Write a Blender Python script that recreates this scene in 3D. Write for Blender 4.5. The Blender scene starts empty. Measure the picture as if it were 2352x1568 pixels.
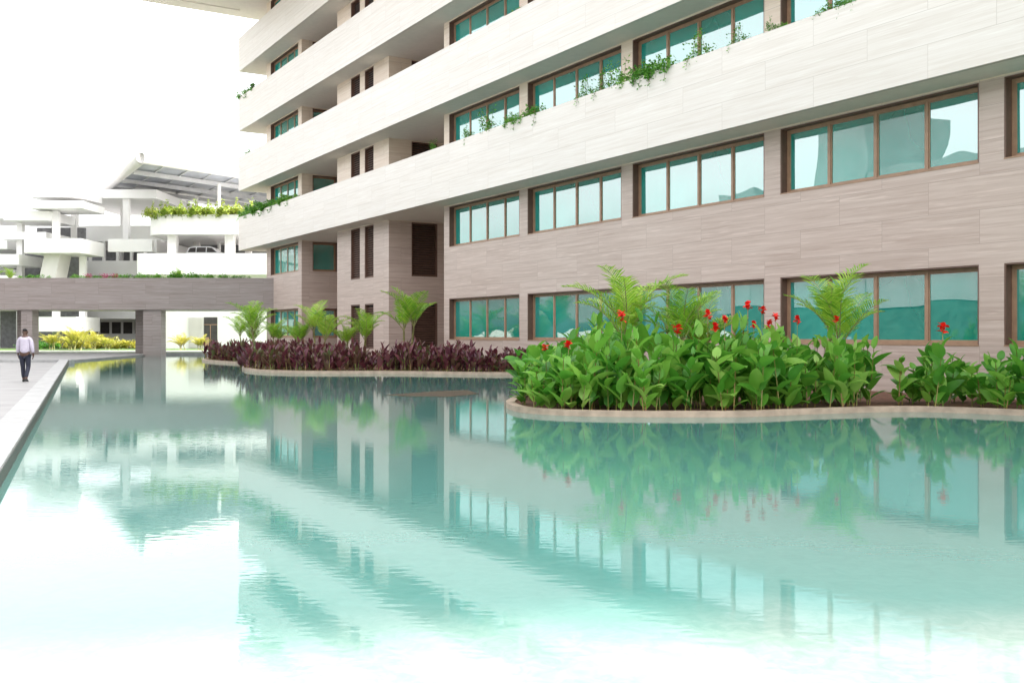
import bpy, bmesh, math, random
from mathutils import Vector, Matrix
R = random.Random(7)
scene = bpy.context.scene
COL = scene.collection
V = Vector

# ------------------------------------------------------------------ helpers
class MB:
    def __init__(s): s.v=[]; s.f=[]; s.m=[]; s.s=[]
    def quad(s,a,b,c,d,m=0,sm=False):
        i=len(s.v); s.v+= [tuple(a),tuple(b),tuple(c),tuple(d)]; s.f.append((i,i+1,i+2,i+3)); s.m.append(m); s.s.append(sm)
    def box(s,x0,x1,y0,y1,z0,z1,m=0):
        i=len(s.v)
        s.v+=[(x0,y0,z0),(x1,y0,z0),(x1,y1,z0),(x0,y1,z0),(x0,y0,z1),(x1,y0,z1),(x1,y1,z1),(x0,y1,z1)]
        for f in ((0,3,2,1),(4,5,6,7),(0,1,5,4),(1,2,6,5),(2,3,7,6),(3,0,4,7)):
            s.f.append(tuple(i+k for k in f)); s.m.append(m); s.s.append(False)
    def prism(s,poly,z0,z1,m=0):
        n=len(poly); i=len(s.v)
        s.v+=[(p[0],p[1],z0) for p in poly]+[(p[0],p[1],z1) for p in poly]
        s.f.append(tuple(i+n+k for k in range(n))); s.m.append(m); s.s.append(False)
        s.f.append(tuple(i+k for k in reversed(range(n)))); s.m.append(m); s.s.append(False)
        for k in range(n):
            k2=(k+1)%n
            s.f.append((i+k,i+k2,i+n+k2,i+n+k)); s.m.append(m); s.s.append(False)
    def tube(s,pts,rad,seg=6,m=0):
        pts=[V(p) for p in pts]; rings=[]
        for k,p in enumerate(pts):
            d=(pts[min(k+1,len(pts)-1)]-pts[max(k-1,0)]).normalized()
            a=d.cross(V((0,0,1)))
            if a.length<.01: a=d.cross(V((1,0,0)))
            a.normalize(); b=d.cross(a)
            i=len(s.v)
            for q in range(seg):
                t=2*math.pi*q/seg
                s.v.append(tuple(p+(a*math.cos(t)+b*math.sin(t))*rad[k]))
            rings.append(i)
        for k in range(len(pts)-1):
            for q in range(seg):
                q2=(q+1)%seg
                s.f.append((rings[k]+q,rings[k]+q2,rings[k+1]+q2,rings[k+1]+q)); s.m.append(m); s.s.append(True)
        s.f.append(tuple(rings[0]+q for q in range(seg))); s.m.append(m); s.s.append(True)
        s.f.append(tuple(rings[-1]+q for q in reversed(range(seg)))); s.m.append(m); s.s.append(True)
    def mesh(s,name,mats):
        me=bpy.data.meshes.new(name); me.from_pydata(s.v,[],s.f)
        for mt in mats: me.materials.append(mt)
        me.polygons.foreach_set('material_index',s.m)
        me.polygons.foreach_set('use_smooth',s.s)
        me.update(); return me

def link(o,parent=None,loc=None,rot=None):
    COL.objects.link(o)
    if parent is not None: o.parent=parent
    if loc is not None: o.location=loc
    if rot is not None: o.rotation_euler=rot
    return o
def obj(name,me,parent=None,loc=None,rot=None): return link(bpy.data.objects.new(name,me),parent,loc,rot)
def top(o,label=None,cat=None,group=None,kind=None):
    if label: o["label"]=label
    if cat: o["category"]=cat
    if group: o["group"]=group
    if kind: o["kind"]=kind
    return o

# ------------------------------------------------------------------ materials
def newmat(name):
    m=bpy.data.materials.new(name); m.use_nodes=True
    nt=m.node_tree; nt.nodes.clear()
    out=nt.nodes.new('ShaderNodeOutputMaterial')
    return m,nt,out
def N(nt,t,**kw):
    n=nt.nodes.new(t)
    for k,v in kw.items():
        if k in n.inputs: n.inputs[k].default_value=v
        else: setattr(n,k,v)
    return n
def plain(name,col,rough=.6,var=.12,scale=3.,metal=0.,bump=0.):
    m,nt,out=newmat(name); L=nt.links
    b=N(nt,'ShaderNodeBsdfPrincipled',Roughness=rough,Metallic=metal)
    tc=N(nt,'ShaderNodeTexCoord'); no=N(nt,'ShaderNodeTexNoise',Scale=scale,Detail=3.)
    L.new(tc.outputs['Object'],no.inputs['Vector'])
    r=N(nt,'ShaderNodeValToRGB')
    r.color_ramp.elements[0].position=.3; r.color_ramp.elements[1].position=.7
    r.color_ramp.elements[0].color=tuple(c*(1-var) for c in col)+(1,)
    r.color_ramp.elements[1].color=tuple(min(1,c*(1+var)) for c in col)+(1,)
    L.new(no.outputs['Fac'],r.inputs['Fac']); L.new(r.outputs['Color'],b.inputs['Base Color'])
    if bump:
        bp=N(nt,'ShaderNodeBump',Strength=bump,Distance=.02); L.new(no.outputs['Fac'],bp.inputs['Height']); L.new(bp.outputs['Normal'],b.inputs['Normal'])
    L.new(b.outputs[0],out.inputs[0]); return m

def travertine(name,c1,c2,c3,joint,pw=2.88,ph=.84,zoff=0.,rough=.45,streak=1.,pv=.025):
    m,nt,out=newmat(name); L=nt.links
    tc=N(nt,'ShaderNodeTexCoord'); sx=N(nt,'ShaderNodeSeparateXYZ'); L.new(tc.outputs['Object'],sx.inputs[0])
    ad=N(nt,'ShaderNodeMath',operation='ADD'); L.new(sx.outputs['X'],ad.inputs[0]); L.new(sx.outputs['Y'],ad.inputs[1])
    zo=N(nt,'ShaderNodeMath',operation='ADD'); L.new(sx.outputs['Z'],zo.inputs[0]); zo.inputs[1].default_value=zoff
    cx=N(nt,'ShaderNodeCombineXYZ'); L.new(ad.outputs[0],cx.inputs['X']); L.new(zo.outputs[0],cx.inputs['Y'])
    br=N(nt,'ShaderNodeTexBrick'); br.offset=.5; br.squash=1.
    for k,v in (('Scale',1.),('Mortar Size',.006),('Mortar Smooth',.1),('Bias',0.),('Brick Width',pw),('Row Height',ph)): br.inputs[k].default_value=v
    br.inputs['Color1'].default_value=(0,0,0,1); br.inputs['Color2'].default_value=(1,1,1,1); br.inputs['Mortar'].default_value=(.5,.5,.5,1)
    L.new(cx.outputs[0],br.inputs['Vector'])
    sh=N(nt,'ShaderNodeVectorMath',operation='MULTIPLY_ADD'); L.new(br.outputs['Color'],sh.inputs[0]); sh.inputs[1].default_value=(17.,13.,5.); L.new(cx.outputs[0],sh.inputs[2])
    mp=N(nt,'ShaderNodeMapping'); mp.inputs['Scale'].default_value=(.32,11.,1.); L.new(sh.outputs[0],mp.inputs['Vector'])
    n1=N(nt,'ShaderNodeTexNoise',Scale=1.,Detail=5.,Roughness=.7,Distortion=.2); L.new(mp.outputs[0],n1.inputs['Vector'])
    r=N(nt,'ShaderNodeValToRGB'); e=r.color_ramp.elements
    e[0].position=.28; e[0].color=c1+(1,); e[1].position=.74; e[1].color=c3+(1,)
    q=e.new(.5); q.color=c2+(1,)
    L.new(n1.outputs['Fac'],r.inputs['Fac'])
    hv=N(nt,'ShaderNodeHueSaturation'); L.new(r.outputs['Color'],hv.inputs['Color'])
    mr=N(nt,'ShaderNodeMapRange'); L.new(br.outputs['Color'],mr.inputs['Value']); mr.inputs['To Min'].default_value=1-pv; mr.inputs['To Max'].default_value=1+pv
    L.new(mr.outputs[0],hv.inputs['Value'])
    mp2=N(nt,'ShaderNodeMapping'); L.new(sh.outputs[0],mp2.inputs['Vector']); mp2.inputs['Scale'].default_value=(.8,15.,1.)
    n2=N(nt,'ShaderNodeTexNoise',Scale=1.,Detail=3.,Distortion=.3); L.new(mp2.outputs[0],n2.inputs['Vector'])
    mr2=N(nt,'ShaderNodeMapRange'); L.new(n2.outputs['Fac'],mr2.inputs['Value']); mr2.inputs['From Min'].default_value=.58; mr2.inputs['From Max'].default_value=.72; mr2.inputs['To Max'].default_value=.55*streak
    mx2=N(nt,'ShaderNodeMix',data_type='RGBA'); L.new(mr2.outputs[0],mx2.inputs['Factor']); L.new(hv.outputs[0],mx2.inputs['A']); mx2.inputs['B'].default_value=tuple(min(.85,c*1.18) for c in c3)+(1,)
    mx=N(nt,'ShaderNodeMix',data_type='RGBA'); L.new(br.outputs['Fac'],mx.inputs['Factor']); L.new(mx2.outputs['Result'],mx.inputs['A']); mx.inputs['B'].default_value=joint+(1,)
    b=N(nt,'ShaderNodeBsdfPrincipled',Roughness=rough); L.new(mx.outputs['Result'],b.inputs['Base Color'])
    L.new(b.outputs[0],out.inputs[0]); return m

M_taupe=travertine('taupe_travertine',(.40,.30,.255),(.50,.395,.345),(.59,.49,.44),(.36,.28,.24),zoff=.35)
M_cream=travertine('cream_travertine',(.62,.50,.39),(.70,.585,.475),(.76,.665,.57),(.46,.37,.30),zoff=.2)
M_band=travertine('white_travertine',(.62,.56,.50),(.70,.65,.60),(.76,.72,.68),(.50,.45,.40),pw=3.6,ph=.84,zoff=-.306-7.56,streak=.5,pv=.02)
M_bridge=travertine('grey_travertine',(.21,.165,.15),(.28,.235,.22),(.35,.305,.29),(.17,.135,.125),pw=3.4,ph=.75)
M_soffit=plain('soffit_render',(.78,.72,.66),.8,.03)
M_white=plain('white_paint',(.80,.79,.78),.6,.03,.6)
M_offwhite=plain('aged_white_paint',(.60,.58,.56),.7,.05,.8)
M_opp=plain('opposite_block_grey',(.17,.18,.18),.7,.1,.4)
M_bronze=plain('bronze_frame',(.34,.21,.135),.4,.12,5.)
M_louvre=plain('brown_louvre',(.13,.07,.05),.5,.15,5.)
M_dark=plain('dark_interior',(.05,.045,.045),.8,.2)
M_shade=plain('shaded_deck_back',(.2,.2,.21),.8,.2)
M_rim=plain('pale_stone_rim',(.45,.34,.26),.7,.2,4.,bump=.2)
M_soil=plain('mulch',(.14,.06,.035),.95,.5,9.,bump=.6)
M_patch=plain('dark_brown_patch',(.06,.04,.02),.95,.5,3.)
M_pave=plain('grey_paving',(.31,.30,.295),.8,.1,1.2)
M_kerb=plain('grey_kerb_stone',(.36,.355,.35),.7,.14,3.,bump=.1)
M_kerbface=plain('dark_kerb_face',(.05,.045,.04),.4,.2,3.)
M_lawn=plain('lawn_grass',(.10,.17,.045),.9,.4,6.,bump=.5)
M_ground=plain('ground_soil',(.30,.28,.24),.9,.2,.5)
M_metal=plain('grey_steel',(.55,.55,.56),.5,.05)
M_solar=plain('solar_panel_underside',(.34,.36,.40),.35,.2,.5)
M_trunk=plain('palm_trunk',(.25,.24,.09),.8,.3,8.)
M_wood=plain('twig',(.14,.10,.05),.9,.3,8.)
M_oppdark=plain('opposite_block_dark',(.02,.05,.035),.9,.5,1.5)

def leafmat(name,cols,transl=.35,rough=.38,sc=2.5):
    m,nt,out=newmat(name); L=nt.links
    oi=N(nt,'ShaderNodeObjectInfo'); geo=N(nt,'ShaderNodeNewGeometry')
    tc=N(nt,'ShaderNodeTexCoord'); no=N(nt,'ShaderNodeTexNoise',Scale=sc,Detail=1.); L.new(tc.outputs['Object'],no.inputs['Vector'])
    a=N(nt,'ShaderNodeMath',operation='MULTIPLY_ADD'); L.new(geo.outputs['Random Per Island'],a.inputs[0]); a.inputs[1].default_value=.55; 
    b0=N(nt,'ShaderNodeMath',operation='MULTIPLY'); L.new(oi.outputs['Random'],b0.inputs[0]); b0.inputs[1].default_value=.25
    L.new(b0.outputs[0],a.inputs[2])
    c=N(nt,'ShaderNodeMath',operation='MULTIPLY_ADD'); L.new(no.outputs['Fac'],c.inputs[0]); c.inputs[1].default_value=.3; L.new(a.outputs[0],c.inputs[2])
    r=N(nt,'ShaderNodeValToRGB'); e=r.color_ramp.elements
    e[0].position=.1; e[0].color=cols[0]+(1,); e[1].position=.98; e[1].color=cols[-1]+(1,)
    for k,cc in enumerate(cols[1:-1]):
        q=e.new(.1+.88*(k+1)/(len(cols)-1)); q.color=cc+(1,)
    L.new(c.outputs[0],r.inputs['Fac'])
    p=N(nt,'ShaderNodeBsdfPrincipled',Roughness=rough); L.new(r.outputs[0],p.inputs['Base Color'])
    if transl<=0: L.new(p.outputs[0],out.inputs[0]); return m
    t=N(nt,'ShaderNodeBsdfTranslucent'); L.new(r.outputs[0],t.inputs['Color'])
    mx=N(nt,'ShaderNodeMixShader'); mx.inputs[0].default_value=transl
    L.new(p.outputs[0],mx.inputs[1]); L.new(t.outputs[0],mx.inputs[2]); L.new(mx.outputs[0],out.inputs[0]); return m
L_canna=leafmat('canna_leaf',[(.035,.17,.02),(.10,.33,.035),(.22,.48,.06),(.42,.64,.15)],.4)
L_dark=leafmat('purple_canna_leaf',[(.05,.015,.025),(.11,.022,.04),(.17,.05,.06),(.14,.10,.05),(.13,.22,.06)],.25)
L_palm=leafmat('palm_leaf',[(.10,.28,.02),(.22,.46,.04),(.38,.58,.06),(.5,.64,.12)],.4)
L_shrub=leafmat('shrub_leaf',[(.03,.13,.02),(.08,.26,.03),(.18,.42,.06),(.30,.50,.10)])
L_tree=leafmat('tree_belt_leaf',[(.02,.07,.02),(.04,.12,.03),(.08,.18,.04)],.1)
L_yellow=leafmat('golden_leaf',[(.22,.26,.03),(.48,.45,.06),(.58,.52,.10),(.34,.42,.07)])
L_lime=leafmat('lime_leaf',[(.12,.25,.03),(.30,.38,.05),(.45,.48,.1)])
L_pink=leafmat('pink_flower',[(.5,.02,.15),(.7,.05,.3)])
L_red=leafmat('red_petal',[(.62,.008,.008),(.8,.015,.01),(.88,.05,.02)],.15,.5)
L_stem=leafmat('canna_stem',[(.10,.24,.03),(.22,.2,.05),(.3,.10,.05)],.0)

def glassmat():
    m,nt,out=newmat('teal_glass'); L=nt.links
    tc=N(nt,'ShaderNodeTexCoord'); no=N(nt,'ShaderNodeTexNoise',Scale=.35,Detail=2.); L.new(tc.outputs['Object'],no.inputs['Vector'])
    geo=N(nt,'ShaderNodeNewGeometry')
    a=N(nt,'ShaderNodeMath',operation='MULTIPLY_ADD'); L.new(geo.outputs['Random Per Island'],a.inputs[0]); a.inputs[1].default_value=.5; L.new(no.outputs['Fac'],a.inputs[2])
    r=N(nt,'ShaderNodeValToRGB'); e=r.color_ramp.elements
    e[0].position=.35; e[0].color=(.0015,.13,.10,1); e[1].position=1.; e[1].color=(.004,.32,.27,1)
    L.new(a.outputs[0],r.inputs['Fac'])
    d=N(nt,'ShaderNodeBsdfDiffuse'); L.new(r.outputs[0],d.inputs['Color'])
    g=N(nt,'ShaderNodeBsdfGlossy',Roughness=.004); g.inputs['Color'].default_value=(.92,.98,.98,1)
    n2=N(nt,'ShaderNodeTexNoise',Scale=.9,Detail=0.); L.new(tc.outputs['Object'],n2.inputs['Vector'])
    bp=N(nt,'ShaderNodeBump',Strength=.25,Distance=.03); L.new(n2.outputs['Fac'],bp.inputs['Height']); L.new(bp.outputs[0],g.inputs['Normal'])
    f=N(nt,'ShaderNodeFresnel',IOR=3.4)
    mx=N(nt,'ShaderNodeMixShader'); L.new(f.outputs[0],mx.inputs[0]); L.new(d.outputs[0],mx.inputs[1]); L.new(g.outputs[0],mx.inputs[2])
    L.new(mx.outputs[0],out.inputs[0]); return m
M_glass=glassmat()

def watermat():
    m,nt,out=newmat('pool_water'); L=nt.links
    tc=N(nt,'ShaderNodeTexCoord')
    n0=N(nt,'ShaderNodeTexNoise',Scale=7.,Detail=3.,Roughness=.7,Distortion=1.); L.new(tc.outputs['Object'],n0.inputs['Vector'])
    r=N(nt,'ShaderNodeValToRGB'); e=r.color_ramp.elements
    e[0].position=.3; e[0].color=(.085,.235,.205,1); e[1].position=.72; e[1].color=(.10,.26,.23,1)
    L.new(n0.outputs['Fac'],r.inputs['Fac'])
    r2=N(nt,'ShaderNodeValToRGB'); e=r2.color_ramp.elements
    e[0].position=.38; e[0].color=(.24,.335,.29,1); e[1].position=.65; e[1].color=(.31,.39,.345,1)  # paler colour for the near water, painting in its sunlit brightness
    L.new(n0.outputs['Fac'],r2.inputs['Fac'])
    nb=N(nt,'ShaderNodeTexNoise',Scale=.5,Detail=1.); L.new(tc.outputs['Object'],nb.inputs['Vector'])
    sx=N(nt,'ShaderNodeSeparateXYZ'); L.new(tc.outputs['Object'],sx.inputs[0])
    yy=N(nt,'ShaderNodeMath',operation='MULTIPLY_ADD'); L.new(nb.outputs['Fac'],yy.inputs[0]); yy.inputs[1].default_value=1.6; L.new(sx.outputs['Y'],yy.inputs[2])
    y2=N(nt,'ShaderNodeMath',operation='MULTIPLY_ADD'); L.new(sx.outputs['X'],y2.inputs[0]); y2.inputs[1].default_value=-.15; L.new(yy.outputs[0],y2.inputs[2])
    mr=N(nt,'ShaderNodeMapRange',interpolation_type='SMOOTHSTEP'); L.new(y2.outputs[0],mr.inputs['Value']); mr.inputs['From Min'].default_value=7.0; mr.inputs['From Max'].default_value=5.6  # wavy painted edge between shaded and sunlit water
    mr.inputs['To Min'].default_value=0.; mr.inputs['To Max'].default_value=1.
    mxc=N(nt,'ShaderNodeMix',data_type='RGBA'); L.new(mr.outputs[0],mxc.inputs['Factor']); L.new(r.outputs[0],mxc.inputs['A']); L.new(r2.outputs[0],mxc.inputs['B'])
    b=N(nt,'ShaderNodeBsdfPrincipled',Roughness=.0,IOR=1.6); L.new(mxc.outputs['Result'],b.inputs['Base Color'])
    mp=N(nt,'ShaderNodeMapping'); mp.inputs['Scale'].default_value=(1.5,4.6,1); mp.inputs['Rotation'].default_value=(0,0,.12); L.new(tc.outputs['Object'],mp.inputs['Vector'])
    n1=N(nt,'ShaderNodeTexNoise',Scale=3.2,Detail=2.,Roughness=.4); L.new(mp.outputs[0],n1.inputs['Vector'])
    bp=N(nt,'ShaderNodeBump',Strength=.5,Distance=.0012); L.new(n1.outputs['Fac'],bp.inputs['Height']); L.new(bp.outputs[0],b.inputs['Normal'])
    L.new(b.outputs[0],out.inputs[0]); return m
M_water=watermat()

# ------------------------------------------------------------------ camera, world, sun
cam=bpy.data.cameras.new('camera'); co=obj('camera',cam,None,(0,0,1.65),(math.radians(90),0,0))
cam.lens=35; cam.sensor_width=36; cam.shift_y=-.0081; cam.clip_end=5000; scene.camera=co
SE=math.radians(43)
w=bpy.data.worlds.new("World"); scene.world=w; w.use_nodes=True
nt=w.node_tree; nt.nodes.clear()
wo=N(nt,'ShaderNodeOutputWorld'); bg=N(nt,'ShaderNodeBackground',Strength=.15)
sky=N(nt,'ShaderNodeTexSky'); sky.sky_type='NISHITA'; sky.sun_disc=False; sky.sun_elevation=SE; sky.sun_rotation=math.radians(90); sky.dust_density=5.; sky.air_density=1.2
hs=N(nt,'ShaderNodeHueSaturation',Saturation=.12,Value=4.9)
nt.links.new(sky.outputs[0],hs.inputs['Color']); nt.links.new(hs.outputs[0],bg.inputs[0]); nt.links.new(bg.outputs[0],wo.inputs[0])
sl=bpy.data.lights.new('sun','SUN'); sl.energy=5.; sl.angle=math.radians(1.); sl.color=(1,.96,.88)
sv=V((math.cos(SE),-.03,math.sin(SE)))
so=obj('sun',sl); so.rotation_euler=sv.to_track_quat('Z','Y').to_euler()
scene.view_settings.view_transform='Standard'; scene.view_settings.look='None'; scene.view_settings.exposure=0

# ------------------------------------------------------------------ setting
def sheet(name,poly,z,mat):
    mb=MB(); n=len(poly); mb.v=[(p[0],p[1],z) for p in poly]; mb.f=[tuple(range(n))]; mb.m=[0]; mb.s=[False]
    o=obj(name,mb.mesh(name,[mat])); o["kind"]="structure"; return o
sheet('ground',[(-2500,-2500),(2500,-2500),(2500,2500),(-2500,2500)],-.05,M_ground)
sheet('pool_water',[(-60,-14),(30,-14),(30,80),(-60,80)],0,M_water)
kx=lambda y:-4.82-(y-9.1)*.4286
mb=MB(); mb.prism([(kx(-14)-.5,-14),(kx(54)-.5,54),(-90,54),(-90,-14)],-.04,.05)
top(obj('path',mb.mesh('path',[M_pave])),kind='structure')
mb=MB(); mb.prism([(kx(-14),-14),(kx(54),54),(kx(54)-.5,54),(kx(-14)-.5,-14)],-.03,.2)
mb.prism([(kx(54)+.12,54),(kx(54)+.12,54.5),(-90,54.5),(-90,54)],-.03,.204)
top(obj('pool_kerb',mb.mesh('pool_kerb',[M_kerb])),kind='structure')
mb=MB(); mb.prism([(kx(-14)+.012,-14),(kx(54)+.012,54),(kx(54)+.004,54),(kx(-14)+.004,-14)],-.03,.17)  # thin near-black strip along the pool side of the kerb
top(obj('kerb_dark_strip',mb.mesh('kw',[M_kerbface])),kind='structure')
mb=MB(); mb.prism([(-90,54.5),(kx(54)-1.,54.5),(-27,76),(-90,76)],-.04,.1)
top(obj('terrace_pavement',mb.mesh('tp',[M_pave])),kind='structure')
mb=MB(); mb.prism([(-140,76),(-10,76),(-10,76.4),(-140,76.4)],-.03,.19)
top(obj('lawn_kerb',mb.mesh('lk',[M_kerb])),kind='structure')
mb=MB(); mb.prism([(-140,76.4),(-10,76.4),(-10,100),(-140,100)],-.03,.15)
top(obj('lawn',mb.mesh('lawn',[M_lawn])),kind='structure')
mb=MB(); mb.prism([(-60,80),(-10,80),(-10,88),(-48,84)],-.02,.17)
top(obj('service_pavement',mb.mesh('sp',[M_pave])),kind='structure')
mb=MB(); mb.prism([(-3.4,26.4),(-2.7,26.0),(-1.6,25.8),(-.9,27.0),(-1.3,28.8),(-2.2,28.2)],-.03,.008)  # flat dark brown patch just above the water surface
top(obj('brown_patch_ground',mb.mesh('patch',[M_patch])),kind='structure')

def smooth(pts,n=6):
    out=[]
    for i in range(len(pts)-1):
        p0=V(pts[max(i-1,0)]);p1=V(pts[i]);p2=V(pts[i+1]);p3=V(pts[min(i+2,len(pts)-1)])
        for k in range(n):
            t=k/n
            out.append(.5*((2*p1)+(p2-p0)*t+(2*p0-5*p1+4*p2-p3)*t*t+(3*p1-p0-3*p2+p3)*t**3))
    out.append(V(pts[-1])); return out
shore=[(-19.5,72),(-18.6,64),(-18.5,60),(-17.9,58.1),(-15.7,54.7),(-13.6,52.2),(-13.0,50),(-12.6,46.6),(-10.9,42.3),(-8.45,40.7),(-4.9,40.5),(-1.3,39.4),(.67,38.9),(1.9,36.5),(1.6,32.5),(.6,27),(.0,23.6),(-.05,21.8),(.45,20.4),(1.92,19.7),(4.5,19.65),(6.1,20.3),(8.4,20.9),(10.3,19.9),(12.6,18.1),(16.3,13.5),(21,6),(25,0)]
SH=smooth(shore,6)
bedpoly=[(p.x,p.y) for p in SH]+[(32,3),(28.7,5.74),(-13.8,76.0),(-18,76)]
mb=MB(); mb.prism(bedpoly,-.03,.07)
top(obj('planting_bed_ground',mb.mesh('soil',[M_soil])),kind='structure')
mb=MB()
inn=[]
for i,p in enumerate(SH):
    d=(SH[min(i+1,len(SH)-1)]-SH[max(i-1,0)]).normalized(); nrm=V((-d.y,d.x))
    inn.append((p-nrm*.04,p+nrm*.16))
for i in range(len(SH)-1):
    a0,b0=inn[i]; a1,b1=inn[i+1]; T=.115
    mb.quad((a0.x,a0.y,T),(a1.x,a1.y,T),(b1.x,b1.y,T),(b0.x,b0.y,T),0,True)
    mb.quad((a0.x,a0.y,-.03),(a1.x,a1.y,-.03),(a1.x,a1.y,T),(a0.x,a0.y,T))
    mb.quad((b0.x,b0.y,-.03),(b0.x,b0.y,T),(b1.x,b1.y,T),(b1.x,b1.y,-.03))
top(obj('bed_rim_kerb',mb.mesh('rim',[M_rim])),kind='structure')

# ------------------------------------------------------------------ office building
ANG=math.atan2(.855,-.518)
BL=V((11.52,24.525,0))
bld=obj('office_building',None,None,BL,(0,0,ANG))
top(bld,"long office block clad in travertine with white planter balconies beside pool","building")
UE=-21.5
def F(u,o,z=0):
    return V((BL.x-.518*u-.855*o, BL.y+.855*u-.518*o, z))
ROW=[(1.328,3.334) if k==0 else (5.833+4.5*(k-1),7.815+4.5*(k-1)) for k in range(6)]
mains=[(.02+7.2*k,6.56+7.2*k) for k in range(-3,4)]
def wallgrid(mb,u0,u1,z0,z1,ops,fn):
    zs=sorted({z0,z1}|{z for o in ops for z in o[2:4] if z0<z<z1})
    for a,b in zip(zs[:-1],zs[1:]):
        zm=(a+b)/2; row=sorted([o for o in ops if o[2]<zm<o[3]])
        c=u0
        for o in row:
            if o[0]>c: fn(c,o[0],a,b)
            c=max(c,o[1])
        if c<u1: fn(c,u1,a,b)
ZS=7.84
lo=MB(); up=MB()
main_ops=[(a,b,r[0],r[1]) for (a,b) in mains for r in ROW]
core_ops=[]
for k in range(6):
    zt=ROW[k][1]; zb=zt-3.0 if k else .75
    for a,b in ((37.4,38.7),(39.4,40.8)): core_ops.append((a,b,zb,zt))
w2_ops=[(50.2,56.2,r[0],r[1]) for r in ROW]
TOPZ=25.9
for (z0,z1,mb) in ((-.1,ZS,lo),(ZS,TOPZ,up)):
    f=lambda a,b,c,d: mb.box(a,b,-.45,0,c,d)
    def clip(ops): return [(o[0],o[1],max(o[2],z0),min(o[3],z1)) for o in ops if o[3]>z0 and o[2]<z1]
    wallgrid(mb,UE,28.7,z0,z1,clip(main_ops),f)
    wallgrid(mb,35.3,43.,z0,z1,clip(core_ops),f)
    wallgrid(mb,49.5,57.15,z0,z1,clip(w2_ops),f)
    cop=[]; wop=[]
    for k in range(6):
        zt=ROW[k][1]; cop.append((-3.0,-1.38,(zt-3.0 if k else .75),zt)); wop.append((-2.54,-.77,ROW[k][0],zt))
    wallgrid(mb,-4.5,-.45,z0,z1,clip(cop),lambda a,b,c,d: mb.box(35.3,35.75,a,b,c,d))
    wallgrid(mb,-4.5,-.45,z0,z1,clip(wop),lambda a,b,c,d: mb.box(49.5,49.95,a,b,c,d))
    mb.box(28.25,28.7,-4.5,-.45,z0,z1)
    mb.box(42.55,43,-4.5,-.45,z0,z1)
    mb.box(28.25,35.75,-4.95,-4.5,z0,z1); mb.box(42.55,49.95,-4.95,-4.5,z0,z1)
    mb.box(56.7,57.15,-14,-.45,z0,z1)
    mb.box(UE,UE+.45,-14,-.45,z0,z1)
obj('wall',lo.mesh('wall_lower',[M_taupe]),bld)
o=obj('wall',up.mesh('wall_upper',[M_cream]),bld); o["label"]="cream travertine upper wall"
bk=MB(); bk.box(UE+.45,28.25,-13.9,-.5,-.1,TOPZ); bk.box(28.25,56.7,-13.9,-5.,-.1,TOPZ); bk.box(35.8,42.5,-5.,-.5,-.1,TOPZ); bk.box(50.,56.65,-5.,-.5,-.1,TOPZ)
obj('interior_core',bk.mesh('core',[M_dark]),bld)
UB=60.
for k in range(4):
    z0=7.866+4.5*k; z1=z0+2.52
    mb=MB()
    mb.box(UE-1.2,UB,1.11,1.26,z0,z1); mb.box(UB-.15,UB,-8,1.11,z0,z1); mb.box(UE-1.2,UE-1.05,-14,1.11,z0,z1)
    p=obj('parapet',mb.mesh('parapet',[M_band]),bld)
    mb=MB()
    mb.box(UE-1.05,UB-.15,.003,1.107,z0+.012,z0+.3)
    mb.box(28.703,35.297,-4.497,.003,z0+.012,z0+.3); mb.box(43.003,49.497,-4.497,.003,z0+.012,z0+.3); mb.box(57.153,UB-.15,-8,.003,z0+.012,z0+.3)
    obj('soffit',mb.mesh('soffit',[M_soffit]),bld)
    mb=MB(); mb.box(UE-1.,UB-.2,.3,1.1,z0+.31,z1-.15); obj('planter_soil',mb.mesh('psoil',[M_soil]),bld)
mb=MB(); mb.box(UE-1.2,61.2,-14,1.26,TOPZ+.002,TOPZ+1.3); mb.box(40,61.2,1.26,13,TOPZ+.002,TOPZ+1.0)
mb.box(59.5,59.6,1.3,12.9,TOPZ-.06,TOPZ+.001)
obj('roof',mb.mesh('roof',[M_soffit]),bld)

def window_meshes(W,H,n,seed):
    rr=random.Random(seed)
    fr=MB(); D=.26
    fr.box(0,W,-D,-.01,H-.04,H,1); fr.box(0,W,-D,.015,0,.035,0); fr.box(0,.04,-D,-.01,.035,H-.04,1); fr.box(W-.04,W,-D,-.01,.035,H-.04,1)
    t=.075
    fr.box(.04,W-.04,-D-.07,-D+.012,.035,.035+t); fr.box(.04,W-.04,-D-.07,-D+.012,H-.04-t,H-.04)
    z0=.035+t; z1=H-.04-t
    xs=[.04+(W-.08)*i/n for i in range(n+1)]
    gl=MB()
    for i in range(n+1):
        a=xs[i]-(.045 if 0<i<n else (0 if i==0 else t)); b=xs[i]+(.045 if 0<i<n else (t if i==0 else 0))
        fr.box(a,b,-D-.07,-D+.012,z0,z1)
    for i in range(n):
        a=xs[i]+(.045 if i else t); b=xs[i+1]-(.045 if i<n-1 else t)
        s=.035
        fr.box(a,b,-D-.05,-D-.012,z0,z0+s); fr.box(a,b,-D-.05,-D-.012,z1-s,z1); fr.box(a,a+s,-D-.05,-D-.012,z0+s,z1-s); fr.box(b-s,b,-D-.05,-D-.012,z0+s,z1-s)
        tx=rr.uniform(-.008,.008); ty=rr.uniform(-.012,.012)
        y=-D-.035
        gl.quad((a,y+tx,z0),(a,y+tx+ty,z1),(b,y-tx+ty,z1),(b,y-tx,z0))
    return fr.mesh('window_frame',[M_bronze,M_louvre]),gl.mesh('window_glass',[M_glass])
WM={}
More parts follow.
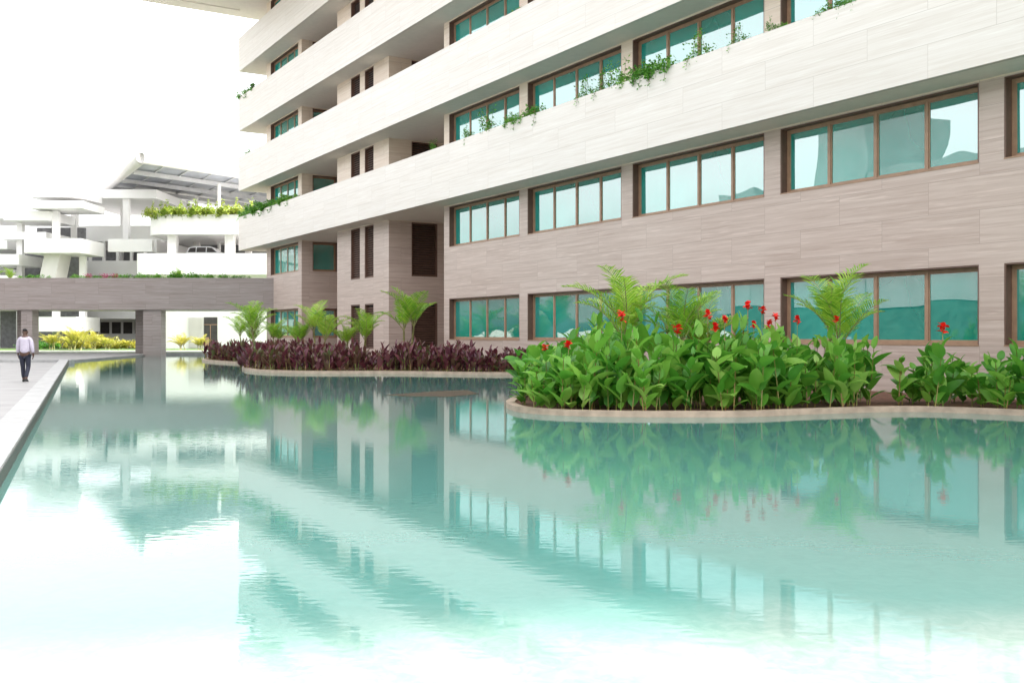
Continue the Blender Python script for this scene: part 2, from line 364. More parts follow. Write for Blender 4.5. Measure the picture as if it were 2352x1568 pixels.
def add_window(x,o_,z,W,H,n,rotz=0,parent=bld):
    q=R.randint(0,4); key=(round(W,2),round(H,2),n,q)
    if key not in WM: WM[key]=window_meshes(W,H,n,int(W*100+H*10+n+q*7))
    a,b=WM[key]
    r=obj('window',None,parent,(x,o_,z),(0,0,rotz))
    obj('frame',a,r); obj('glass',b,r); return r
for (a,b) in mains[1:]:
    for r in ROW[:5]: add_window(a,0,r[0],b-a,r[1]-r[0],4)
for r in ROW[:6]:
    add_window(50.2,0,r[0],6.,r[1]-r[0],4)
    add_window(49.5,-2.54,r[0],1.77,r[1]-r[0],1,rotz=math.pi/2)
def louvre_mesh(W,H):
    mb=MB(); D=.2
    mb.box(0,W,-D-.08,-D-.05,0,H,1)
    mb.box(0,.07,-D-.05,-.02,0,H); mb.box(W-.07,W,-D-.05,-.02,0,H); mb.box(.07,W-.07,-D-.05,-.02,H-.07,H); mb.box(.07,W-.07,-D-.05,-.02,0,.07)
    n=int((H-.14)/.13)
    for i in range(n):
        z=.07+.13*i+.03
        mb.quad((.07,-D+.08,z),(W-.07,-D+.08,z),(W-.07,-D-.03,z+.085),(.07,-D-.03,z+.085))
        mb.quad((.07,-D+.08,z),(.07,-D+.08,z-.02),(W-.07,-D+.08,z-.02),(W-.07,-D+.08,z))
    return mb.mesh('louvre',[M_louvre,M_dark])
LM={}
def add_louvre(x,o_,z,W,H,rotz=0):
    k=(round(W,2),round(H,2))
    if k not in LM: LM[k]=louvre_mesh(W,H)
    return obj('louvre_panel',LM[k],bld,(x,o_,z),(0,0,rotz))
for k in range(6):
    zt=ROW[k][1]; zb=zt-3. if k else .75
    add_louvre(37.4,0,zb,1.3,zt-zb); add_louvre(39.4,0,zb,1.4,zt-zb); add_louvre(35.3,-3.0,zb,1.62,zt-zb,math.pi/2)

# unseen opposite wing and trees, added and shaped for reflections in the glazing
ob=obj('reflected_office_block',None,None,F(-55,62),(0,0,ANG)); top(ob,"unseen stepped grey office block added for the window reflections","building")
ro=random.Random(5); mb=MB(); md=MB(); x=0.
while x<118:
    wd=ro.uniform(6,15); h=ro.choice([13.,16.,18.5,20.,22.]); dp=ro.uniform(-2,2)
    mb.box(x,x+wd,-12,dp-.6,4,h)
    z=4.
    while z<h-2.5:
        mb.box(x,x+wd-.4,dp-.59,dp+.6,z,z+1.2); md.box(x+.3,x+wd-.7,dp-.58,dp-.1,z+1.21,z+2.95); z+=3.2
    x+=wd+.2
md.box(.2,118,-11.9,-3.,0,3.99)
obj('wall',mb.mesh('opp',[M_opp]),ob)
obj('window_band',md.mesh('oppw',[M_oppdark]),ob)
tm=MB()
for k in range(2800):
    a=ro.uniform(-5,122); c=math.sin(a*.7)*1.2+math.sin(a*.31)*1.3+9.5; z=ro.uniform(0,c); s=ro.uniform(.7,1.3); y=ro.uniform(4,8)
    d=V((ro.uniform(-1,1),ro.uniform(-1,1),ro.uniform(-1,1))).normalized()*s; e_=V((ro.uniform(-1,1),ro.uniform(-1,1),ro.uniform(-1,1))).normalized()*s
    p=V((a,y,z)); tm.quad(p-d,p-e_,p+d,p+e_)
o=obj('reflected_tree_belt',tm.mesh('tb',[L_tree]),None,F(-55,62),(0,0,ANG)); top(o,"unseen dense belt of trees added for the window reflections","trees",kind="stuff")

# ------------------------------------------------------------------ footbridge
br=obj('footbridge',None,None,(-18,72,0)); top(br,"long stone-clad footbridge on square piers over pool","bridge")
mb=MB(); mb.box(-75,1.2,0,5,3.34,3.9); mb.box(-75,1.2,0,.35,3.9,5.64); mb.box(-75,1.2,4.65,5,3.9,5.64)
obj('beam',mb.mesh('beam',[M_bridge]),br)
mb=MB(); mb.box(-75,1.2,.35,1.6,3.9,5.5); obj('planter_soil',mb.mesh('bsoil',[M_soil]),br)
def pier(x,y,wx,wy):
    mb=MB(); mb.box(-wx/2,wx/2,0,wy,-.04,3.338); obj('pier',mb.mesh('pier',[M_bridge]),br,(x+18,y-72,0))
pier(-26.1,72.2,1.3,1.0); pier(-28.1,75.6,1.0,1.0); pier(-35.2,72.2,.8,1.0); pier(-37.2,75.6,.8,1.)
# ------------------------------------------------------------------ car park building
cp=obj('car_park_building',None,None,(-36,97,0)); top(cp,"white multi-storey car park with open decks and solar canopy","building")
def cpart(name,boxes,mat,label=None):
    mb=MB()
    for b in boxes: mb.box(b[0]+36,b[1]+36,b[2]-97,b[3]-97,b[4],b[5])
    o=obj(name,mb.mesh(name,[mat]),cp)
    if label: o["label"]=label
    return o
cpart('wall',[(-34.3,-20,97,97.3,.1,7.3),(-34.3,-34,97.3,130,.1,7.3)],M_white)
def arcpoly(x0,x1,y0,y1,r):
    pts=[(x1,y1),(x0,y1)]
    for i in range(7):
        a=math.pi+i*math.pi/12; pts.append((x0+r+r*math.cos(a),y0+r+r*math.sin(a)))
    pts.append((x1,y0)); return [(p[0]+36,p[1]-97) for p in pts]
mb=MB(); mb.prism(arcpoly(-35.6,-22,96.2,128,2.2),11.2,13.1); obj('parapet',mb.mesh('cpp',[M_white]),cp)
mb=MB(); mb.prism(arcpoly(-36.3,-20,96.0,97.0,.45),7.3,9.35); mb.box(-.3,.0,0,30,7.3,9.35); obj('parapet',mb.mesh('cpp2',[M_white]),cp)
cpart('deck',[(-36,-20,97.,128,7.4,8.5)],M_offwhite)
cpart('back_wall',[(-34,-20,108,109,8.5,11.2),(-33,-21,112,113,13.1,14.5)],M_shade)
for x in (-33.2,-27.6,-22.5):
    cpart('column',[(x-.42,x+.42,97.1,97.9,8.5,11.2)],M_white)
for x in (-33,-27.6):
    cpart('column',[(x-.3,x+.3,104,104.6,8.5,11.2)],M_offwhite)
for z0,z1 in ((11.6,13.3),(7.9,9.5),(3.2,5.)):
    cpart('parapet',[(-50,-36.7,108,108.4,z0,z1)],M_white)
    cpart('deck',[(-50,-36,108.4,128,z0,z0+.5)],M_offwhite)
for i in range(9):
    cpart('column',[(-49+1.5*i,-48.7+1.5*i,108.1,108.38,5.,7.9)],M_white); cpart('column',[(-49+1.5*i,-48.7+1.5*i,108.1,108.38,9.5,11.6)],M_white)
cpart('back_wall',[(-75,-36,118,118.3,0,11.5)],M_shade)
cpart('wall',[(-75,-34,113,113.3,.1,3.2)],M_white)
cpart('roof_slab',[(-46.5,-36.8,103,118,15.6,16.5)],M_white)
cpart('column',[(-40.4,-39.8,103.3,103.9,11,15.6)],M_white); cpart('column',[(-45.8,-45.2,103.3,103.9,11,15.6)],M_white)
cpart('parapet',[(-41,-36.5,101,101.4,9.9,11.2),(-36.6,-36.2,101.4,112,9.9,11.2)],M_white)
for (x0,x1,y0,z0,z1) in ((-47.3,-42.2,97,14.95,15.75),(-46.9,-41.6,96.2,13.75,14.45),(-49.8,-45.2,97.5,12.7,13.6),(-46.8,-41.4,95.5,9.35,10.75),(-50.4,-45.9,98,10.9,11.6),(-51.6,-47.8,96.5,8.3,9.3),(-46.9,-41.6,95,1.8,3.2),(-51.8,-48,96,6.3,7.2)):
    cpart('stair_slab',[(x0,x1,y0,y0+5.5,z0,z1)],M_white)
for (x0,x1,z0,z1) in ((-58,-50,13.3,14.),(-60,-51.2,10.2,11.1),(-62,-52,7.2,8.3),(-56,-49.,4.2,5.2)):
    cpart('terrace_slab',[(x0,x1,101,108,z0,z1)],M_white)
for x,y,h in ((-45.0,98.,13.7),(-49.0,99.,12.6),(-42.6,98.6,9.3),(-53,102,13.2),(-57,102,13.2)):
    cpart('column',[(x-.28,x+.28,y,y+.6,.1,h)],M_white)
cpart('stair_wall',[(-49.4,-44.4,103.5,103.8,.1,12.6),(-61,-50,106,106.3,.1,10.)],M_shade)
for (x0,x1,z0,z1,dx) in ((-46.2,-43.8,5.4,9.35,.9),):
    mb=MB()
    mb.v+=[(x0+36+dx,-.5,z1),(x1+36,-.5,z1),(x1+35.2,-.5,z0),(x0+36,-.5,z0),(x0+36+dx,2,z1),(x1+36,2,z1),(x1+35.2,2,z0),(x0+36,2,z0)]
    mb.f+=[(0,1,2,3),(7,6,5,4),(0,4,5,1),(1,5,6,2),(2,6,7,3),(3,7,4,0)]; mb.m+=[0]*6; mb.s+=[False]*6
    obj('stair_flight',mb.mesh('stf',[M_offwhite]),cp)
C=V((-34.2,92)); Lc=V((-47,113.9)); Rc=V((-14,118.5))
canopy=MB()
def cq(a,b): 
    p=C+(Lc-C)*a+(Rc-C)*b; return (p.x+36,p.y-97)
zc=17.55
canopy.prism([cq(0,0),cq(0,1),cq(1,1),cq(1,0)],zc+.25,zc+.35,1)
def beam(a0,b0,a1,b1,w_,z0,z1,m=0):
    p=V(cq(a0,b0)); q=V(cq(a1,b1)); d=(q-p).normalized(); n_=V((-d.y,d.x))*w_/2
    canopy.prism([tuple(p-n_),tuple(q-n_),tuple(q+n_),tuple(p+n_)],z0,z1,m)
for i in range(13): beam(0.01,i/12.,.99,i/12.,.1,zc+.12,zc+.25,0)
for i in range(1,4): beam(i/4.,0.01,i/4.,.99,.3,zc-.3,zc+.11,0)
obj('canopy_roof',canopy.mesh('canopy',[M_metal,M_solar]),cp)
edge=MB()
for (a,b) in (((0,0),(0,1)),((0,0),(1,0))):
    p=V(cq(*a)); q=V(cq(*b))
    edge.tube([(p.x,p.y,zc+.25),(q.x,q.y,zc+.25)],[.5,.5],12)
obj('canopy_edge',edge.mesh('edge',[M_offwhite]),cp)
for a,b in ((.2,.3),(.2,.72),(.6,.3),(.6,.7),(.8,.05)):
    p=cq(a,b); mb=MB(); mb.tube([(p[0],p[1],8.4),(p[0],p[1],zc-.3)],[.2,.2],12); obj('canopy_post',mb.mesh('post',[M_white]),cp)
mb=MB(); mb.box(0,1.45,-.06,-.003,.05,3.05)
for i in range(22): mb.box(.08,1.37,-.09,-.061,.15+.13*i,.22+.13*i)
d_=obj('louvre_door',mb.mesh('ld',[M_offwhite]),cp,(-31.5+36,0,.15))
mb=MB(); mb.box(0,1.3,-.05,-.003,.05,3.05,0); mb.box(0,1.3,-.08,-.051,2.3,2.36,1); mb.box(.6,.66,-.08,-.051,.05,2.3,1); mb.box(.1,.5,-.075,-.051,.2,1.1,1)
obj('service_opening',mb.mesh('so',[M_dark,M_bronze]),cp,(-30.0+36,0,.15))
mb=MB()
for i in range(8): mb.box(-48+36+1.3*i,-47+36+1.3*i,113-97-.05,113-97-.003,1.6,2.9)
obj('window_strip',mb.mesh('ws',[M_dark]),cp)

# ------------------------------------------------------------------ parked car on deck
def car(loc,label):
    root=obj('parked_car',None,None,loc); top(root,label,'car')
    prof=[(-2.25,.35),(-2.3,.75),(-2.1,1.0),(-1.95,1.12),(-1.75,1.62),(-1.2,1.74),(.3,1.72),(.65,1.62),(1.2,1.12),(2.0,1.0),(2.25,.8),(2.3,.4)]
    mb=MB(); n=len(prof); W=.92
    def wd(z): return W if z<1.1 else W-(z-1.1)*.28
    for sgn in (-1,1):
        i=len(mb.v); mb.v+=[(x,sgn*wd(z),z) for x,z in prof]; mb.f.append(tuple(range(i,i+n)) if sgn<0 else tuple(reversed(range(i,i+n)))); mb.m.append(0); mb.s.append(False)
    for k in range(n):
        k2=(k+1)%n; mb.f.append((k,n+k,n+k2,k2)); mb.m.append(0); mb.s.append(False)
    obj('body',mb.mesh('carbody',[plain('silver_paint',(.7,.7,.72),.25,.03)]),root)
    for q in ([(-1.82,1.14),(-1.62,1.56),(-1.05,1.62),(-1.05,1.14)],[(-.95,1.14),(-.95,1.62),(-.05,1.62),(-.05,1.14)],[(.05,1.14),(.05,1.62),(.55,1.56),(1.02,1.14)]):
        for sgn in (-1,1):
            mb=MB(); p=[(x,sgn*(wd(z)+.006),z) for x,z in q]; mb.quad(*(p if sgn<0 else p[::-1]))
            obj('window',mb.mesh('carglass',[M_dark]),root)
    for x in (-1.4,1.4):
        for y in (-.84,.84):
            mb=MB(); mb.tube([(x,y-.1,.34),(x,y+.1,.34)],[.34,.34],18); obj('wheel',mb.mesh('wheel',[M_dark]),root)
car((-30.2,99.2,8.5),"silver estate car parked on the upper car park deck")

# ------------------------------------------------------------------ people
M_skin=plain('dark_skin',(.09,.045,.03),.5,.1); M_shirt=plain('pale_shirt',(.50,.45,.54),.8,.05,12.); M_trous=plain('navy_trousers',(.02,.022,.04),.8,.1); M_shoe=plain('black_shoe',(.012,.012,.012),.4,.1); M_hair=plain('short_hair',(.012,.01,.01),.9,.2); M_yel=plain('yellow_shirt',(.7,.5,.05),.8,.05)
def skinmesh(name,pts,edges,rad,mat,sub=2,root=0):
    me=bpy.data.meshes.new(name+'_s'); bm=bmesh.new(); ly=bm.verts.layers.skin.verify()
    vs=[]
    for i,p in enumerate(pts):
        v=bm.verts.new(p); r=rad[i]; v[ly].radius=r if isinstance(r,tuple) else (r,r); v[ly].use_root=(i==root); vs.append(v)
    for a,b in edges: bm.edges.new((vs[a],vs[b]))
    bm.to_mesh(me); bm.free()
    o=bpy.data.objects.new('tmp',me); COL.objects.link(o)
    m=o.modifiers.new('s','SKIN'); m.use_smooth_shade=True
    m2=o.modifiers.new('u','SUBSURF'); m2.levels=sub; m2.render_levels=sub
    dg=bpy.context.evaluated_depsgraph_get(); dg.update()
    r=bpy.data.meshes.new_from_object(o.evaluated_get(dg)); r.materials.clear(); r.materials.append(mat)
    bpy.data.objects.remove(o); 
    for p in r.polygons: p.use_smooth=True
    return r
def person(loc,rz,shirtm,label):
    P=[(0,0,.95),(0,0,1.12),(0,.01,1.32),(0,.0,1.46),(0,.015,1.54),(0,.02,1.64),(0,.02,1.72)]
    Rr=[(.15,.10),(.135,.095),(.165,.11),(.10,.075),.055,(.082,.098),(.06,.07)]
    E=[(0,1),(1,2),(2,3),(3,4),(4,5),(5,6)]
    for s in (-1,1):
        i=len(P)
        P+=[(s*.175,0,1.40),(s*.235,-.04*s,1.14),(s*.25,.07-.06*s,.92),(s*.25,.09-.07*s,.84)]
        Rr+=[(.06,.06),.043,.03,(.022,.035)]; E+=[(3,i),(i,i+1),(i+1,i+2),(i+2,i+3)]
    for s,yk,ya,zt in ((-1,.10,.16,.0),(1,.03,-.20,.04)):
        i=len(P)
        P+=[(s*.09,0,.86),(s*.095,yk,.50),(s*.095,ya,.09+zt),(s*.10,ya+.13,.045+zt*.2)]
        Rr+=[(.088,.09),.058,.042,(.04,.03)]; E+=[(0,i),(i,i+1),(i+1,i+2),(i+2,i+3)]
    me=skinmesh('body',P,E,Rr,M_skin)
    ex=MB()
    for s in (-1,1):
        hx,hy,hz=s*.25,.09-.07*s,.84
        for f_,ln in enumerate((.066,.078,.074,.058)):
            yy=hy+.026-.017*f_
            ex.tube([(hx,yy,hz+.02),(hx-s*.004,yy,hz-.03),(hx-s*.016,yy+.002,hz-.03-ln*.5),(hx-s*.034,yy+.002,hz-.03-ln*.85)],[.010,.0095,.0085,.006],6)
        ex.tube([(hx,hy+.02,hz+.03),(hx-s*.01,hy+.048,hz+.0),(hx-s*.02,hy+.055,hz-.035)],[.011,.0105,.008],6)
        ex.tube([(s*.074,.015,1.60),(s*.09,.0,1.635),(s*.083,.0,1.665)],[.008,.013,.008],6)
    ex.tube([(0,.10,1.66),(0,.128,1.625),(0,.10,1.615)],[.008,.015,.01],6)
    bm=bmesh.new(); bm.from_mesh(me); tmp=ex.mesh('t',[M_skin]); bm.from_mesh(tmp); bm.to_mesh(me); bm.free()
    root=obj('person',me,None,loc,(0,0,rz)); top(root,label,'person')
    P2=[(0,0,.90),(0,0,1.12),(0,.01,1.32),(0,.0,1.46)]; R2=[(.185,.135),(.17,.125),(.19,.132),(.12,.09)]; E2=[(0,1),(1,2),(2,3)]
    for s in (-1,1):
        i=len(P2); P2+=[(s*.18,0,1.39),(s*.237,-.04*s,1.14),(s*.25,.065-.06*s,.95)]; R2+=[(.078,.075),.064,.048]; E2+=[(3,i),(i,i+1),(i+1,i+2)]
    obj('shirt',skinmesh('shirt',P2,E2,R2,shirtm),root)
    P3=[(0,0,.95)]; R3=[(.162,.115)]; E3=[]
    for s,yk,ya,zt in ((-1,.10,.16,.0),(1,.03,-.20,.04)):
        i=len(P3); P3+=[(s*.09,0,.85),(s*.095,yk,.50),(s*.095,ya,.13+zt)]; R3+=[(.10,.103),.073,.06]; E3+=[(0,i),(i,i+1),(i+1,i+2)]
    obj('trousers',skinmesh('trousers',P3,E3,R3,M_trous),root)
    for s,ya,zt in ((-1,.16,.0),(1,-.20,.04)):
        obj('shoe',skinmesh('shoe',[(s*.095,ya-.05,.055+zt),(s*.097,ya+.05,.05+zt*.6),(s*.10,ya+.17,.035+zt*.1)],[(0,1),(1,2)],[(.046,.05),(.046,.042),(.04,.026)],M_shoe),root)
    obj('hair',skinmesh('hair',[(0,-.01,1.65),(0,-.01,1.71),(0,.005,1.745)],[(0,1),(1,2)],[(.088,.092),(.078,.085),(.045,.05)],M_hair),root)
    return root
person((-15.85,32.4,.05),.15,M_shirt,"person in pale shirt and dark trousers walking away along pool path")
person((-33.8,74.6,3.9),1.2,M_yel,"person in yellow shirt walking across the footbridge")

# ------------------------------------------------------------------ plants
def leaf(mb,base,az,el,length,width,droop,m=0,rr=R,st=6):
    p=V(base); a=az; e=el; prev=None
    side=V((-math.sin(a),math.cos(a),0)); tw=rr.uniform(-.5,.5)
    for k in range(st+1):
        t=k/st
        d=V((math.cos(a)*math.cos(e),math.sin(a)*math.cos(e),math.sin(e)))
        up_=side.cross(d)*-1
        wv=width*.5*(math.sin(math.pi*min(1,t*.93+.07)**.85)**.8 if t<1 else 0)
        if k==0: wv=width*.05
        s2=(side*math.cos(tw)+up_*math.sin(tw))
        l=p-s2*wv+up_*wv*.28; r=p+s2*wv+up_*wv*.28
        i=len(mb.v); mb.v+=[tuple(l),tuple(p),tuple(r)]
        if prev is not None:
            mb.f+=[(prev,prev+1,i+1,i),(prev+1,prev+2,i+2,i+1)]; mb.m+=[m,m]; mb.s+=[True,True]
        prev=i
        p=p+d*(length/st); e-=droop/st
def canna_mesh(seed,h,nst,ll,lw,lm,dark=False):
    rr=random.Random(seed); mb=MB(); tops=[]
    for s in range(nst):
        q_=.18 if not dark else .24
        bx,by=rr.uniform(-q_,q_),rr.uniform(-q_,q_); hh=h*rr.uniform(.5 if s else .9,1.0); lean=rr.uniform(-.14,.14),rr.uniform(-.14,.14)
        pt=lambda t:(bx+lean[0]*t,by+lean[1]*t,hh*t)
        mb.tube([pt(0),pt(.5),pt(1)],[.014,.012,.007],5,1)
        n=rr.randint(5,8); az=rr.uniform(0,6.28)
        for k in range(n):
            t=.08+.88*k/(n-1); 
            az+=math.pi*.62+rr.uniform(-.4,.4)
            sc=(.75+.5*math.sin(math.pi*min(1,t+.1)))*rr.uniform(.65,1.2)*(.8 if k==n-1 else 1)
            el=rr.uniform(.75,1.35) if not dark else rr.uniform(.95,1.35)
            if k==n-1: el=1.35
            leaf(mb,pt(t),az,el,ll*sc,lw*sc*rr.uniform(.85,1.2),rr.uniform(.1,1.4) if not dark else rr.uniform(.1,.6),0,rr)
        tops.append(pt(1))
    return mb.mesh('canna',[lm,L_stem]),tops
def flower_mesh(seed):
    rr=random.Random(seed); mb=MB(); mb.tube([(0,0,-.15),(0,0,.1)],[.007,.005],5,1)
    for k in range(14):
        az=rr.uniform(0,6.28); z=rr.uniform(-.02,.11)
        leaf(mb,(0,0,z),az,rr.uniform(.0,1.2),rr.uniform(.08,.12),.085,rr.uniform(.3,1.2),0,rr,4)
    return mb.mesh('flower',[L_red,L_stem])
FL=[flower_mesh(i) for i in range(3)]
def inside(x,y,poly):
    c=False; n=len(poly)
    for i in range(n):
        x1,y1=poly[i]; x2,y2=poly[(i+1)%n]
        if (y1>y)!=(y2>y) and x<(x2-x1)*(y-y1)/(y2-y1)+x1: c=not c
    return c
def sd(x,y): return min((V((x,y))-p).length for p in SH)
def fac(x,y): return -((x-BL.x)*.855+(y-BL.y)*.518)
G=[canna_mesh(s,1.42,3,.52,.235,L_canna) for s in range(10)]
pts=[]; tries=0
rp=random.Random(3)
while tries<6000 and len(pts)<86:
    tries+=1; x=rp.uniform(.2,7.9); y=rp.uniform(19.8,26.5)
    if not inside(x,y,bedpoly) or sd(x,y)<.28 or fac(x,y)<1.1: continue
    if sd(x,y)>2.7: continue
    if any((x-a)**2+(y-b)**2<.39**2 for a,b in pts): continue
    pts.append((x,y))
tries=0; n1=len(pts)
while tries<3000 and len(pts)<n1+20:
    tries+=1; x=rp.uniform(8.2,13.5); y=rp.uniform(16,23)
    if not inside(x,y,bedpoly) or sd(x,y)<.3 or fac(x,y)<.6 : continue
    if any((x-a)**2+(y-b)**2<.5**2 for a,b in pts): continue
    pts.append((x,y))
for i,(x,y) in enumerate(pts):
    me,tops=G[i%len(G)]
    hsc=.82 if x<1.4 else (1.14 if x<5.5 else (1.0 if x<7.9 else (.62 if x<9 else .84)))
    hsc*=rp.uniform(.7,1.2)
    o=obj('canna_plant',me,None,(x,y,.06),(0,0,rp.uniform(0,6.28))); o.scale=(1,1,hsc)
    top(o,"green broad-leaved canna plant in the bed at the pool edge","plant","green cannas in the pool bed")
fl=[(1.35,21.0,1.62),(2.35,20.9,2.0),(.95,21.2,1.5),(4.25,21,2.05),(4.45,21.0,1.93),(4.9,20.9,1.82),(5.15,21.1,2.22),(5.55,21.3,1.85),(6.1,21.6,1.95),(7.1,21.5,1.95),(9.1,21.2,1.72),(4.0,20.6,1.75),(5.3,21.0,1.98),(5.05,21.0,2.12),(3.2,20.8,1.7)]
for x,y,z in fl:
    mi=rp.randrange(len(G))
    o=obj('canna_plant',G[mi][0],None,(x,y,.06),(0,0,rp.uniform(0,6.28))); o.scale=(1,1,1 if z>1.65 else .85)
    top(o,"green canna plant topped with a red flower in the pool bed","plant","green cannas in the pool bed")
    tp=max(G[mi][1],key=lambda q:q[2])
    mb=MB(); zz=max(z-.13,tp[2]+.05)
    mb.tube([tp,(tp[0],tp[1],zz)],[.007,.005],5)
    obj('flower_stalk',mb.mesh('stalk',[L_stem]),o)
    f_=obj('flower',FL[rp.randrange(3)],o,(tp[0],tp[1],zz)); q=rp.uniform(.9,1.4); f_.scale=(q,q,q)
D_=[canna_mesh(50+s,.95,6,.36,.13,L_dark,True) for s in range(6)]
pts=[]; tries=0
while tries<16000 and len(pts)<172:
    tries+=1; x=rp.uniform(-18.5,2.6); y=rp.uniform(34,60)
    if not inside(x,y,bedpoly): continue
    s_=sd(x,y)
    if s_<.32 or s_>2.7 or fac(x,y)<.35: continue
    if any((x-a)**2+(y-b)**2<.5**2 for a,b in pts): continue
    pts.append((x,y))
for i,(x,y) in enumerate(pts):
    o=obj('canna_plant',D_[i%6][0],None,(x,y,.06),(0,0,rp.uniform(0,6.28))); k=rp.uniform(.7,1.3)*(.8 if x>-1.5 else 1.0); o.scale=(1.15,1.15,k)
    top(o,"maroon-leaved canna plant in the bed by the pool","plant","purple cannas in the pool bed")
def palm_parts(seed,nfr,fl_,stems,lm,trunkh,upr=True):
    rr=random.Random(seed); tr=MB(); cr=MB()
    for s in range(stems):
        bx,by=(rr.uniform(-.2,.2),rr.uniform(-.2,.2)) if stems>1 else (0,0); th=trunkh*rr.uniform(.7,1.1)
        lx,ly=rr.uniform(-.2,.2),rr.uniform(-.2,.2)
        tr.tube([(bx,by,0),(bx+lx*.3,by+ly*.3,th*.5),(bx+lx,by+ly,th)],[.045,.035,.03],7)
        az=rr.uniform(0,6.28)
        for k in range(nfr):
            az+=2.4+rr.uniform(-.3,.3); e=rr.uniform(.95,1.45) if upr else rr.uniform(.65,1.35); L_=fl_*rr.uniform(.7,1.05); st=16
            p=V((bx+lx,by+ly,th)); dr=rr.uniform(.7,1.5); side=V((-math.sin(az),math.cos(az),0)); P_=[p.copy()]; ds=[]
            for q in range(st):
                d=V((math.cos(az)*math.cos(e),math.sin(az)*math.cos(e),math.sin(e))); ds.append(d); p=p+d*(L_/st); P_.append(p.copy()); e-=dr/st*(.3+1.4*q/st)
            cr.tube(P_,[.014*(1-.8*q/st) for q in range(st+1)],4,1)
            for q in range(3,st):
              for h2 in (0,.5):
                t=(q+h2)/st; d=ds[q]; up_=side.cross(d)*-1; pp=P_[q]+d*(L_/st)*h2
                ln=L_*.29*math.sin(math.pi*min(1,.15+t*.82))**.7*rr.uniform(.85,1.1); wd=.0115*L_/1.4+.005
                for sg in (-1,1):
                    dirv=(side*sg*.85+d*.7+up_*rr.uniform(.15,.5)).normalized(); tip=dirv*ln; sag=V((0,0,-1))*ln*rr.uniform(.08,.25)
                    w_=d*wd
                    mid=pp+tip*.5; end=pp+tip+sag
                    i=len(cr.v); cr.v+=[tuple(pp-w_*.4),tuple(pp+w_*.4),tuple(mid+w_),tuple(mid-w_),tuple(end)]
                    cr.f+=[(i,i+1,i+2,i+3),(i+3,i+2,i+4)]; cr.m+=[0,0]; cr.s+=[False,False]
    return tr.mesh('trunk',[M_trunk]),cr.mesh('crown',[lm,M_trunk])
PV=[palm_parts(s,7,1.5,2,L_palm,1.25) for s in range(4)]
PY=[palm_parts(20+s,9,1.2,3,L_yellow,.4,False) for s in range(2)]
def palm(x,y,z,sc,var,label,rz=None):
    r=obj('palm_tree',None,None,(x,y,z),(0,0,R.uniform(0,6.28) if rz is None else rz)); r.scale=(sc,)*3
    top(r,label,'palm tree'); obj('trunk',var[0],r); obj('crown',var[1],r)
pl="young feathery palm growing among cannas in the pool bed"
palm(2.55,22.8,.08,1.24,PV[0],pl); palm(3.6,22.3,.08,1.08,PV[1],pl); palm(4.4,22.8,.08,1.05,PV[3],pl)
palm(7.25,22.9,.08,1.32,PV[2],pl)
pl2="young feathery palm behind purple cannas beside the building"
for x,y,s_,v in ((-13.7,53,1.35,0),(-12.2,52,.95,1),(-9.2,47,1.3,2),(-8.0,48,.95,3),(-6.9,46.5,1.1,0),(-4.7,44.3,1.45,1),(-10.3,48.5,1.05,3),(-14.6,54.5,1.1,2)): palm(x,y,.08,s_,PV[v],pl2)
for x,y,s_ in ((-42.5,92,1.2),(-40.5,91,1.0),(-38.8,92,1.2),(-37,91,.95),(-41.3,93,1.1),(-28.4,86,1.1),(-27.2,87,1.0)):
    palm(x,y,.15,s_,PY[R.randint(0,1)],"golden-leaved clumping palm on the lawn")
palm(-38.4,88,.15,1.5,PY[0],"young golden palm standing alone on the lawn")
for x,s_ in ((-37.8,.9),(-36.7,.8),(-24.4,.8),(-32,.5),(-29.2,.55)): palm(x,73.0,5.0,s_*.75,PV[R.randint(0,3)],"small palm growing on the footbridge planter")

def shrub_mesh(seed,lx,ly,up_,down,n,ls,lm,wisps=0):
    rr=random.Random(seed); mb=MB()
    cl=[(rr.uniform(-lx,lx),rr.uniform(-ly,ly),rr.uniform(-down*.3,up_*.7),rr.uniform(.12,.32)) for _ in range(max(4,int(n/45)))]
    for c in cl: mb.tube([(c[0]*.6,0,-.1),(c[0],c[1],c[2])],[.01,.006],4,1)
    def lf(x,y,z):
        s=ls*rr.uniform(.6,1.3); a=rr.uniform(0,6.28); e=rr.uniform(-.9,.9)
        d=V((math.cos(a)*math.cos(e),math.sin(a)*math.cos(e),math.sin(e))); q=d.cross(V((rr.uniform(-1,1),rr.uniform(-1,1),1))).normalized()
        p=V((x,y,z)); i=len(mb.v); mb.v+=[tuple(p),tuple(p+d*s*.5+q*s*.32),tuple(p+d*s),tuple(p+d*s*.5-q*s*.32)]; mb.f.append((i,i+1,i+2,i+3)); mb.m.append(0); mb.s.append(False)
    for k in range(n):
        c=cl[rr.randrange(len(cl))]; r_=c[3]*rr.random()**.4; a=rr.uniform(0,6.28); b=rr.uniform(-1.57,1.57)
        lf(c[0]+r_*math.cos(a)*math.cos(b)*1.3,c[1]+r_*math.sin(a)*math.cos(b),c[2]+r_*math.sin(b)*.9)
    for k in range(wisps):
        x=rr.uniform(-lx,lx); h=rr.uniform(.4,1.)*(up_+.35); bx=rr.uniform(-.25,.25); upw=rr.random()<.7
        pts_=[]
        for q in range(6):
            t=q/5; pts_.append((x+bx*t,ly*.5+ (0 if upw else .15*t), h*t if upw else -h*.7*t*t+.1*math.sin(3*t)))
        mb.tube(pts_,[.006]*6,4,1)
        for p in pts_:
            for _ in range(7): lf(p[0]+rr.uniform(-.08,.08),p[1]+rr.uniform(-.08,.08),p[2]+rr.uniform(-.08,.08))
    return mb.mesh('shrub',[lm,M_wood])
SV=[shrub_mesh(s,.8,.22,.3,.5,650,.10,L_shrub,3) for s in range(4)]
SW=[shrub_mesh(30+s,.4,.12,.45,.2,150,.09,L_shrub,5) for s in range(3)]
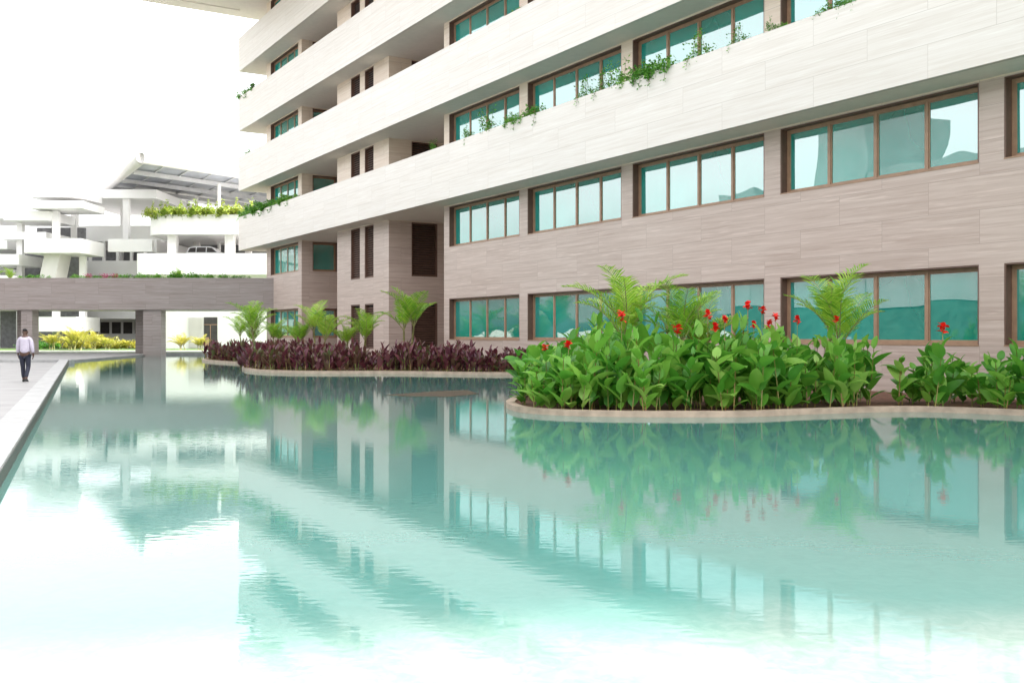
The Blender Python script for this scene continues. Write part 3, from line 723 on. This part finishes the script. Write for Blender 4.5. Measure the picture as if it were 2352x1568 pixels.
SD=[shrub_mesh(70+s,1.1,.35,.35,.3,900,.14,L_shrub,2) for s in range(3)]
SY=[shrub_mesh(60+s,.9,.5,.6,.2,800,.16,L_lime,4) for s in range(2)]
SG=[shrub_mesh(62+s,.9,.5,.6,.2,800,.16,L_yellow,4) for s in range(2)]
SP=[shrub_mesh(65,.35,.2,.25,.1,160,.08,L_pink,0)]
def shrub(p,me,sc,label,rz=ANG,grp="shrubs in the balcony planters"):
    o=obj('planter_shrub',me,None,p,(0,0,rz)); o.scale=(sc,)*3 if not isinstance(sc,tuple) else sc
    top(o,label,'plant',grp); return o
T1=10.4
lab="leafy green shrub trailing over the white balcony planter"
for u,k,s_ in ((27.7,1,.6),(24.2,1,.8),(22.5,1,1.2),(20.1,0,.85),(18.9,0,.9),(15.0,1,1.0),(13.9,1,1.0),(13.2,1,1.1),(12.2,0,.85),(11.3,0,1.05),(10.5,0,1.05),(8.8,1,1.1),(7.1,1,.75),(5.8,1,.55),(5.3,0,.35),(3.6,0,.6),(2.9,0,.5)):
    shrub(F(u,1.1,T1),(SV if k==0 else SW)[R.randint(0,2)],s_,lab)
for u,z,s_ in ((59,1,1.2),(57,1,1.3),(55.,1,1.3),(53,1,1.2),(51,1,1.1),(49.5,1,1.),(58.5,2,.6),(59,3,1.0),(57.4,3,.9),(20,2,.4),(12,2,.8)):
    shrub(F(u,.95,7.866+4.5*(z-1)+2.55),SD[R.randint(0,2)],s_,lab)
lab2="yellow-green bush spilling over the car park planter wall"
for i in range(8): shrub((-34.6+1.35*i,96.5+R.uniform(0,.4),13.1),SY[i%2],R.uniform(1.2,1.7),lab2,0,"bushes on the car park planter")
for x in (-44.5,-42,-41.2,-38.8,-35.5,-31.5,-30,-28.2,-26.6,-25.2,-24.,-22.8,-21.6,-46,-34.6,-19.8): shrub((x,72.7,5.62),SD[R.randint(0,2)],R.uniform(.55,1.0),"low green shrub in the footbridge planter",0,"shrubs on the footbridge")
for x in (-30.9,-29.7,-29.0): shrub((x,72.5,5.72),SP[0],1.,"pink flowering bush in the footbridge planter",0,"shrubs on the footbridge")
for i in range(11): shrub((-46+1.05*i+R.uniform(-.2,.2),94.5+R.uniform(0,1.),.35),SG[i%2] if i>2 else SD[i%3],R.uniform(1.0,1.4),"golden hedge bush on the lawn edge",0,"hedge bushes on the lawn")
